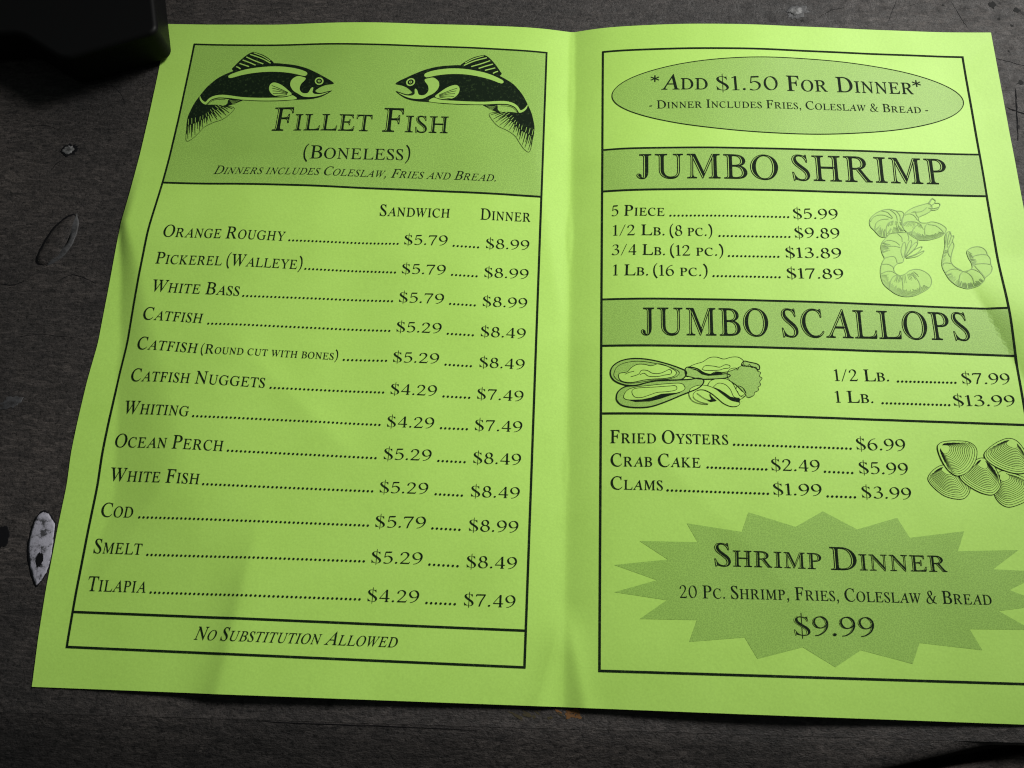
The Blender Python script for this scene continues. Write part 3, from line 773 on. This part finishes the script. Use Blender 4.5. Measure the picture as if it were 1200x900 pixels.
def fish(fn, label):
    F = Flat()
    F.tri_poly([fn(*p) for p in spline(BODY, True, 3)], .09, 0)
    F.tri_poly([fn(*p) for p in spline(FIN, True, 3)], .095, 0)
    F.tri_poly([fn(*p) for p in spline(AFIN, True, 3)], .095, 0)
    for s in (BELLY, DORS, GILL, PECT): F.tri_poly([fn(*p) for p in spline(s, True, 3)], .12, 1)
    def st(pts, w, mi, lay=.12, tp=0): F.ribbon([fn(*p) for p in pts], w, lay, mi, taper=tp)
    for a, b, c in (((560, 84), (640, 112), (704, 146)), ((533, 102), (590, 128), (652, 151)), ((508, 124), (556, 142), (598, 160)), ((486, 148), (522, 160), (552, 170)), ((462, 170), (480, 178), (492, 187)), ((585, 73), (650, 98), (700, 130))):
        st([a, b, c], .42 if a[0] != 585 else .3, 1)
    for k_ in range(5):
        o_ = k_ * 19
        st([(712 + o_ * .15, 303 + o_), (750 + o_ * .35, 318 + o_ * .72), (826 - o_ * .1, 352 + o_ * .22)], .2, 0, .15)
    for r_, mi, lay in ((31, 1, .12), (21, 0, .135), (10, 1, .15), (5, 0, .16)):
        F.add([fn(1045 + r_ * math.cos(t), 272 + r_ * .86 * math.sin(t)) for t in np.arange(18) * math.pi / 9], [tuple(range(18))], lay, mi)
    for k_ in range(4): st([(415 + k_ * 6, 405 + k_ * 9), (445 + k_ * 4, 412 + k_ * 7), (485 - k_ * 14, 410 + k_ * 7)], .1, 1)
    # tail rays and the hair-thin tail outline
    edge = spline([(118, 574), (150, 566), (200, 548), (240, 526), (275, 502), (310, 478), (345, 455), (378, 445)], False, 6)
    tip = spline([(113, 688), (150, 676), (196, 634), (240, 590), (300, 560), (365, 538), (412, 505), (446, 464)], False, 6)
    n = 24
    for i in range(n):
        t = (i + .5) / n; a = np.array(edge[int(t * (len(edge) - 1))]); b = np.array(tip[int(t * (len(tip) - 1))])
        e = a + (b - a) * (.92 if i % 2 else .62)
        m_ = (a + e) / 2 + np.array([-2, -3])
        st([tuple(a - (b - a) * .12), tuple(m_), tuple(e)], .42, 0, .10, .75)
        if i % 2:
            st([tuple(a - (b - a) * .30), tuple(a + (b - a) * .05)], .16, 1, .12)
    st([(118, 578), (110, 640), (113, 692), (150, 680), (196, 638), (240, 594), (300, 563), (365, 541), (412, 508), (450, 463), (400, 446), (372, 442)], .13, 0)
    st([(258, 437), (290, 412), (330, 400), (385, 402)], .12, 0)
    return F.obj('fish_drawing', [m_ink, m_tintlight], left, label, step=3)
m_tintlight = paper_like('tint_knockout', tuple(c * k for c, k in zip(PAPER, (0.80, 0.82, 0.86))))
fish(fz, 'leaping fish facing right')
# mirrored fish: fitted between the same landmarks of the right-hand drawing
src = np.array([fz(1147, 290), fz(577, 68), fz(117, 580)])
fr = lambda x, y: P(440 + x / 6, 50 + y / 6)
dst = np.array([fr(142, 292), fr(770, 90), fr(1108, 655)])
A_ = np.linalg.solve(np.c_[src, np.ones(3)], dst)
fish(lambda x, y: tuple(np.array([*fz(x, y), 1.0]) @ A_), 'leaping fish facing left')

# --- shrimp in grey screen
sh = lambda x, y: tuple(P(1010 + x / 7.2, 225 + y / 7.2))
s2 = lambda x, y: tuple(P(1095 + x / 11.25, 265 + y / 11.25))
def drawing(name, label, fn, fills, lines, wl=.22, lm=m_grey, fm=m_shade, hatch=(), hw=.12, extra=None):
    F = Flat()
    for i, (pts) in enumerate(fills): F.tri_poly([fn(*p) for p in spline(pts, True, 4)], .05 + i * .008, 1)
    for l in lines:
        cl = l[0] == 'o'; pts = l[1:] if cl else l
        F.ribbon([fn(*p) for p in pts], wl, .12, 0, closed=cl)
    for a, b in hatch: F.ribbon([fn(*a), fn(*b)], hw, .11, 0, smooth=False)
    if extra: extra(F, fn)
    return F.obj(name, [lm, fm], right, label, step=2.5)
def hatch_on(curve, length, n, inward, jit=.35, seed=1):
    rnd = random.Random(seed); c = spline(curve, False, 8); out = []
    for i in range(n):
        a = np.array(c[int((i + .5) / n * (len(c) - 1))]); d = np.array(inward) - a; d = d / np.linalg.norm(d)
        l = length * (1 - jit * rnd.random()); out.append((tuple(a), tuple(a + d * l)))
    return out
B1 = [(65, 265), (72, 225), (110, 185), (170, 155), (235, 146), (290, 160), (335, 165), (355, 190), (340, 250), (350, 330), (300, 345), (240, 352), (200, 382), (150, 372), (105, 325), (75, 295)]
B2 = [(345, 215), (380, 165), (440, 130), (510, 108), (560, 98), (590, 120), (585, 155), (540, 185), (480, 215), (490, 255), (540, 262), (590, 252), (650, 265), (700, 295), (712, 320), (690, 358), (640, 385), (560, 405), (490, 405), (440, 385), (385, 345), (345, 300), (335, 250)]
B3 = [(205, 385), (225, 360), (275, 345), (340, 342), (400, 350), (450, 380), (470, 415), (460, 460), (400, 520), (355, 560), (345, 592), (300, 605), (270, 640), (278, 680), (320, 705), (370, 690), (400, 665), (460, 652), (520, 668), (570, 705), (588, 755), (570, 805), (510, 845), (440, 875), (360, 882), (290, 862), (235, 825), (185, 780), (162, 720), (158, 650), (175, 590), (190, 560), (170, 515), (162, 460), (175, 420)]
lines = [['o'] + B1, ['o'] + B2, ['o'] + B3,
 [(72, 250), (110, 205), (180, 195), (255, 225)], [(110, 315), (120, 265), (160, 235), (225, 228)], [(210, 370), (205, 310), (225, 262), (265, 245)], [(165, 160), (220, 175), (262, 222)], [(235, 148), (285, 190), (300, 240)], [(290, 162), (320, 200), (325, 245)],
 [(345, 285), (370, 255), (430, 250), (485, 265)], [(420, 375), (430, 320), (460, 285), (500, 270)], [(540, 385), (530, 340), (535, 290), (560, 265)], [(420, 175), (450, 165), (460, 195), (475, 215)], [(365, 195), (400, 185), (440, 200), (470, 240)], [(560, 275), (620, 285), (665, 315), (690, 345)],
 [(560, 98), (590, 55), (602, 60), (620, 72), (612, 95), (575, 120)], [(612, 95), (655, 98), (652, 125), (600, 140), (560, 135)], [(652, 125), (640, 145), (600, 155), (575, 150)], [(590, 60), (565, 105)], [(430, 170), (500, 165), (550, 130)],
 [(175, 430), (220, 408), (280, 420), (320, 450)], [(172, 500), (210, 465), (270, 458), (325, 470)], [(300, 350), (335, 385), (340, 420)], [(385, 348), (395, 385), (390, 410)], [(190, 560), (240, 545), (280, 552), (298, 600)], [(175, 612), (220, 610), (258, 630), (268, 650)], [(165, 690), (210, 670), (255, 672), (300, 700)], [(230, 820), (240, 760), (265, 715), (305, 700)], [(320, 870), (345, 820), (340, 750), (325, 708)], [(490, 850), (490, 790), (460, 730), (400, 690)],
 [(345, 555), (330, 500), (345, 440), (362, 425), (370, 470), (355, 550)], [(362, 545), (385, 450), (410, 408), (420, 430), (400, 490), (362, 550)], [(365, 545), (410, 470), (455, 425), (468, 440), (430, 500), (365, 552)], [(370, 548), (440, 490), (498, 462), (505, 475), (460, 520), (370, 556)], [(375, 556), (450, 530), (518, 497), (515, 512), (460, 545), (375, 560)]]
hat = hatch_on([(105, 325), (150, 372), (200, 382)], 70, 14, (190, 250)) + hatch_on([(215, 352), (300, 345), (350, 325)], 60, 14, (280, 250)) + hatch_on([(385, 345), (440, 385), (490, 405), (560, 405), (640, 385), (700, 345)], 55, 40, (500, 300)) \
    + hatch_on([(165, 700), (185, 780), (235, 825), (290, 862), (360, 882), (440, 875), (510, 845), (570, 805)], 62, 56, (350, 700)) + hatch_on([(225, 262), (265, 245), (330, 255)], -45, 12, (280, 150)) + hatch_on([(300, 700), (330, 708), (400, 690), (440, 670)], -70, 18, (350, 600)) \
    + hatch_on([(170, 515), (162, 460), (175, 420)], 75, 14, (300, 470)) + hatch_on([(380, 255), (430, 250), (500, 270)], -55, 14, (450, 180))
drawing('shrimp_drawing', 'cluster of three curled shrimp', sh, [B1, B2, B3], lines, .24, hatch=hat, hw=.13)
C1 = [(135, 160), (160, 90), (205, 75), (225, 130), (250, 125), (255, 150), (240, 195), (258, 260), (235, 340), (218, 420), (222, 480), (260, 530), (310, 560), (350, 580), (375, 600), (430, 590), (480, 568), (500, 540), (485, 480), (450, 420), (428, 350), (440, 315), (490, 285), (560, 272), (630, 285), (680, 330), (700, 380), (735, 430), (742, 500), (762, 555), (740, 620), (670, 682), (655, 720), (600, 775), (520, 808), (440, 825), (360, 808), (290, 780), (200, 705), (145, 620), (105, 540), (102, 450), (130, 320), (140, 250)]
drawing('shrimp_drawing', 'single curled shrimp at the right', s2, [C1], [['o'] + C1, [(475, 420), (540, 388), (620, 375), (700, 380)], [(495, 515), (560, 500), (650, 495), (738, 505)], [(530, 520), (560, 560), (620, 620), (665, 680)], [(430, 600), (490, 570), (560, 590), (620, 630), (660, 690)], [(375, 600), (340, 640), (325, 720), (335, 790)], [(380, 600), (440, 620), (500, 680), (525, 770)], [(150, 610), (210, 575), (290, 565), (350, 590)], [(115, 495), (160, 485), (225, 495)], [(240, 200), (180, 310), (190, 380), (215, 410)], [(160, 90), (150, 240)], [(205, 80), (180, 160), (170, 280)], [(225, 130), (190, 240)]],
        .24 / 1.0, hatch=hatch_on([(160, 640), (200, 705), (290, 780), (360, 808), (440, 825), (520, 808), (600, 775), (655, 720)], 80, 50, (400, 560)) + hatch_on([(440, 330), (460, 420), (490, 490), (500, 540)], 75, 20, (600, 440)) + hatch_on([(135, 320), (105, 420), (105, 540)], 60, 12, (240, 340)), hw=.12)

# --- oysters in their shells with a lettuce leaf
oz = lambda x, y: tuple(P(700 + x / 6, 410 + y / 6))
OA = [(92, 160), (110, 115), (160, 80), (230, 63), (310, 62), (400, 75), (490, 98), (570, 125), (622, 150), (622, 180), (590, 208), (500, 215), (400, 220), (330, 235), (270, 250), (200, 248), (140, 228), (105, 200)]
OAi = [(118, 165), (140, 120), (200, 90), (300, 80), (420, 98), (520, 125), (575, 155), (560, 185), (500, 205), (400, 212), (320, 225), (220, 235), (150, 215), (122, 190)]
MA = [(150, 185), (160, 165), (210, 155), (240, 125), (280, 103), (330, 102), (380, 112), (430, 98), (480, 110), (520, 130), (555, 155), (540, 185), (480, 200), (400, 205), (330, 212), (250, 228), (190, 225), (160, 210)]
OB = [(135, 330), (150, 290), (200, 258), (280, 250), (360, 228), (450, 215), (560, 212), (650, 208), (700, 200), (745, 210), (742, 240), (700, 275), (600, 315), (480, 365), (370, 400), (260, 405), (180, 392), (142, 362)]
OBi = [(185, 330), (210, 285), (270, 262), (370, 250), (470, 240), (580, 235), (612, 255), (612, 280), (570, 300), (480, 320), (380, 345), (280, 352), (210, 350)]
MB_ = [(245, 305), (250, 280), (290, 268), (400, 262), (500, 255), (545, 252), (560, 268), (545, 285), (480, 295), (420, 300), (360, 320), (310, 335), (265, 332)]
OC = [(625, 125), (690, 128), (760, 165), (840, 175), (905, 168), (935, 182), (900, 198), (820, 205), (720, 205), (660, 192), (622, 178)]
MC = [(640, 125), (690, 100), (740, 85), (790, 55), (840, 52), (890, 65), (940, 52), (990, 52), (1025, 75), (1025, 100), (985, 128), (930, 150), (880, 158), (830, 155), (790, 172), (750, 160), (700, 130)]
OD = [(1030, 80), (1075, 88), (1120, 98), (1140, 115), (1135, 140), (1095, 120), (1060, 115), (1015, 110)]
LEAF = [(915, 190), (915, 160), (935, 135), (975, 128), (985, 142), (1000, 120), (1030, 105), (1050, 118), (1070, 103), (1085, 125), (1115, 122), (1125, 148), (1148, 160), (1140, 185), (1158, 200), (1142, 225), (1148, 248), (1130, 262), (1132, 285), (1105, 300), (1100, 320), (1060, 335), (1030, 300), (980, 250), (930, 215)]
SE1 = [(645, 300), (660, 270), (710, 250), (770, 252), (830, 275), (890, 320), (940, 355), (1000, 372), (985, 395), (940, 398), (890, 378), (850, 345), (800, 305), (750, 282), (705, 285), (675, 310), (680, 340), (720, 365), (780, 382), (730, 380), (680, 365), (650, 335)]
SE2 = [(775, 250), (800, 215), (850, 203), (910, 208), (950, 235), (975, 280), (1000, 320), (1025, 332), (1045, 310), (1030, 275), (1000, 255), (980, 258), (975, 280)]
def shells(F, fn):
    F.tri_poly([fn(*p) for p in spline([(600, 208), (640, 192), (690, 200), (650, 213)], True, 3)], .075, 2)
    for pts in ([(215, 352), (300, 352), (380, 335), (450, 310), (590, 300), (520, 318), (440, 345), (370, 362), (270, 366)],
                [(650, 130), (690, 135), (740, 160), (780, 175), (840, 158), (905, 170), (840, 178), (780, 182), (735, 172), (700, 145)],
                [(815, 262), (860, 280), (900, 305), (935, 330), (1005, 345), (1000, 368), (955, 362), (915, 335), (870, 300)],
                [(775, 355), (805, 348), (785, 310), (822, 345), (840, 358), (800, 365)]):
        F.tri_poly([fn(*p) for p in pts], .13, 0)
F = Flat()
oyf = [(OA, 2, .05), (OAi, 3, .058), (MA, 3, .066), (OB, 2, .05), (OBi, 3, .066), (OC, 2, .058), (OD, 2, .052), (LEAF, 2, .062)]
F.tri_poly([oz(*p) for p in spline(OA, True, 4)], .050, 1)
F.tri_poly([oz(*p) for p in spline(MA, True, 4)], .066, 2)
F.tri_poly([oz(*p) for p in spline(OB, True, 4)], .058, 1)
F.tri_poly([oz(*p) for p in spline(OBi, True, 4)], .074, 2)
F.tri_poly([oz(*p) for p in spline(OC, True, 4)], .054, 1)
F.tri_poly([oz(*p) for p in spline(MC, True, 4)], .066, 2)
F.tri_poly([oz(*p) for p in spline(OD, True, 4)], .054, 1)
F.tri_poly([oz(*p) for p in LEAF], .062, 1)
F.tri_poly([oz(*p) for p in spline([(780, 250), (810, 215), (860, 205), (915, 212), (955, 240), (985, 290), (1040, 300), (1040, 330), (1000, 370), (900, 330), (830, 275)], True, 3)], .082, 2)
F.tri_poly([oz(*p) for p in spline(SE1[:15] + [(660, 340)], True, 3)], .088, 2)
def ol_(pts, w, closed=True): F.ribbon([oz(*p) for p in pts], w, .12, 0, closed=closed)
for pts, w_ in ((OA, .34), (OAi, .12), (MA, .16), (OB, .34), (OBi, .14), (MB_, .14), (OC, .26), (MC, .15), (OD, .26), (LEAF, .14), (SE1, .15)): ol_(pts, w_)
for pts in (SE2, [(235, 190), (290, 172), (310, 145), (350, 145), (390, 165), (440, 165), (480, 150), (505, 138), (522, 150), (515, 170), (470, 178), (420, 188), (360, 185), (330, 165), (300, 175)], [(195, 172), (220, 160), (260, 150)],
            [(740, 130), (760, 112), (820, 115), (860, 122), (900, 105), (932, 112), (925, 128), (890, 132), (860, 142), (800, 145), (750, 143), (735, 132)], [(815, 262), (850, 235), (900, 245), (935, 280), (960, 330), (1000, 340)], [(1045, 310), (1035, 330), (1005, 350)], [(1028, 276), (1040, 300), (1025, 320), (1000, 322), (985, 290)], [(700, 305), (750, 340), (790, 355)], [(790, 305), (810, 345)]):
    ol_(pts, .15, False)
shells(F, oz)
F.obj('oyster_drawing', [m_ink, m_tint, m_paper], right, 'oysters on the half shell with a leaf', step=2.5)

# --- clams: nested growth rings
cz = lambda x, y: tuple(P(1050 + x / 7.5, 490 + y / 7.5))
def clam(F, outline, beak, lay, n=15):
    """outline ring; rings shrink towards the beak"""
    o_ = spline(outline, True, 12)
    F.tri_poly([cz(*p) for p in o_], lay, 1)
    bk = np.array(beak, float); O = np.array(o_); ax = O.mean(0) - bk; ax /= np.linalg.norm(ax)
    d = O - bk; c = (d @ ax) / np.maximum(np.linalg.norm(d, axis=1), 1e-6)
    keep = (c > .05) & (np.linalg.norm(d, axis=1) > 60)
    i0 = int(np.argmin(c)); O2 = np.roll(O, -i0, 0); k2 = np.roll(keep, -i0)
    Od = np.array(spline([tuple(p) for p in outline], True, 24))
    F.ribbon([cz(*p) for p in outline], .16, lay + .045, 0, closed=True, dens=5)
    for k_ in range(1, n):
        s_ = 1 - (.065 * k_ if k_ < 4 else .195 + .60 * (k_ - 3) / (n - 3))
        q = bk + (O2[k2] - bk) * s_
        gap = np.min(np.linalg.norm(q[:, None] - Od[None], axis=2), axis=1)   # stop short of the shell's rim
        ok = gap > min(17.0, 4.5 + 3.2 * k_); best = (0, 0); st_ = None
        for i_ in range(len(ok) + 1):
            if i_ < len(ok) and ok[i_]:
                if st_ is None: st_ = i_
            elif st_ is not None:
                if i_ - st_ > best[1] - best[0]: best = (st_, i_)
                st_ = None
        if best[1] - best[0] > 5: F.ribbon([cz(*p) for p in q[best[0]:best[1]:2]], .11, lay + .045, 0, dens=3)
CL = [([(290, 500), (340, 445), (410, 412), (480, 430), (570, 500), (640, 590), (645, 650), (600, 705), (520, 710), (420, 680), (330, 610), (282, 545)], (440, 425), .04),
      ([(870, 590), (880, 520), (920, 465), (1000, 478), (1100, 510), (1190, 560), (1220, 640), (1170, 710), (1080, 760), (985, 782), (910, 745), (865, 675)], (925, 480), .04),
      ([(560, 510), (620, 460), (690, 375), (770, 352), (860, 420), (905, 520), (918, 600), (860, 670), (780, 668), (690, 630), (600, 570)], (765, 370), .09),
      ([(362, 262), (378, 225), (430, 205), (540, 200), (640, 212), (700, 260), (708, 330), (680, 410), (620, 480), (540, 508), (480, 480), (430, 425), (385, 340)], (392, 250), .14),
      ([(775, 310), (830, 250), (900, 205), (980, 178), (1050, 195), (1105, 250), (1150, 330), (1170, 410), (1140, 475), (1060, 488), (960, 465), (860, 420), (790, 365)], (1030, 190), .14)]
F = Flat()
for o_, b_, l_ in CL: clam(F, o_, b_, l_)
F.obj('clam_drawing', [m_ink, m_paper], right, 'heap of five ribbed clams', step=2.5)
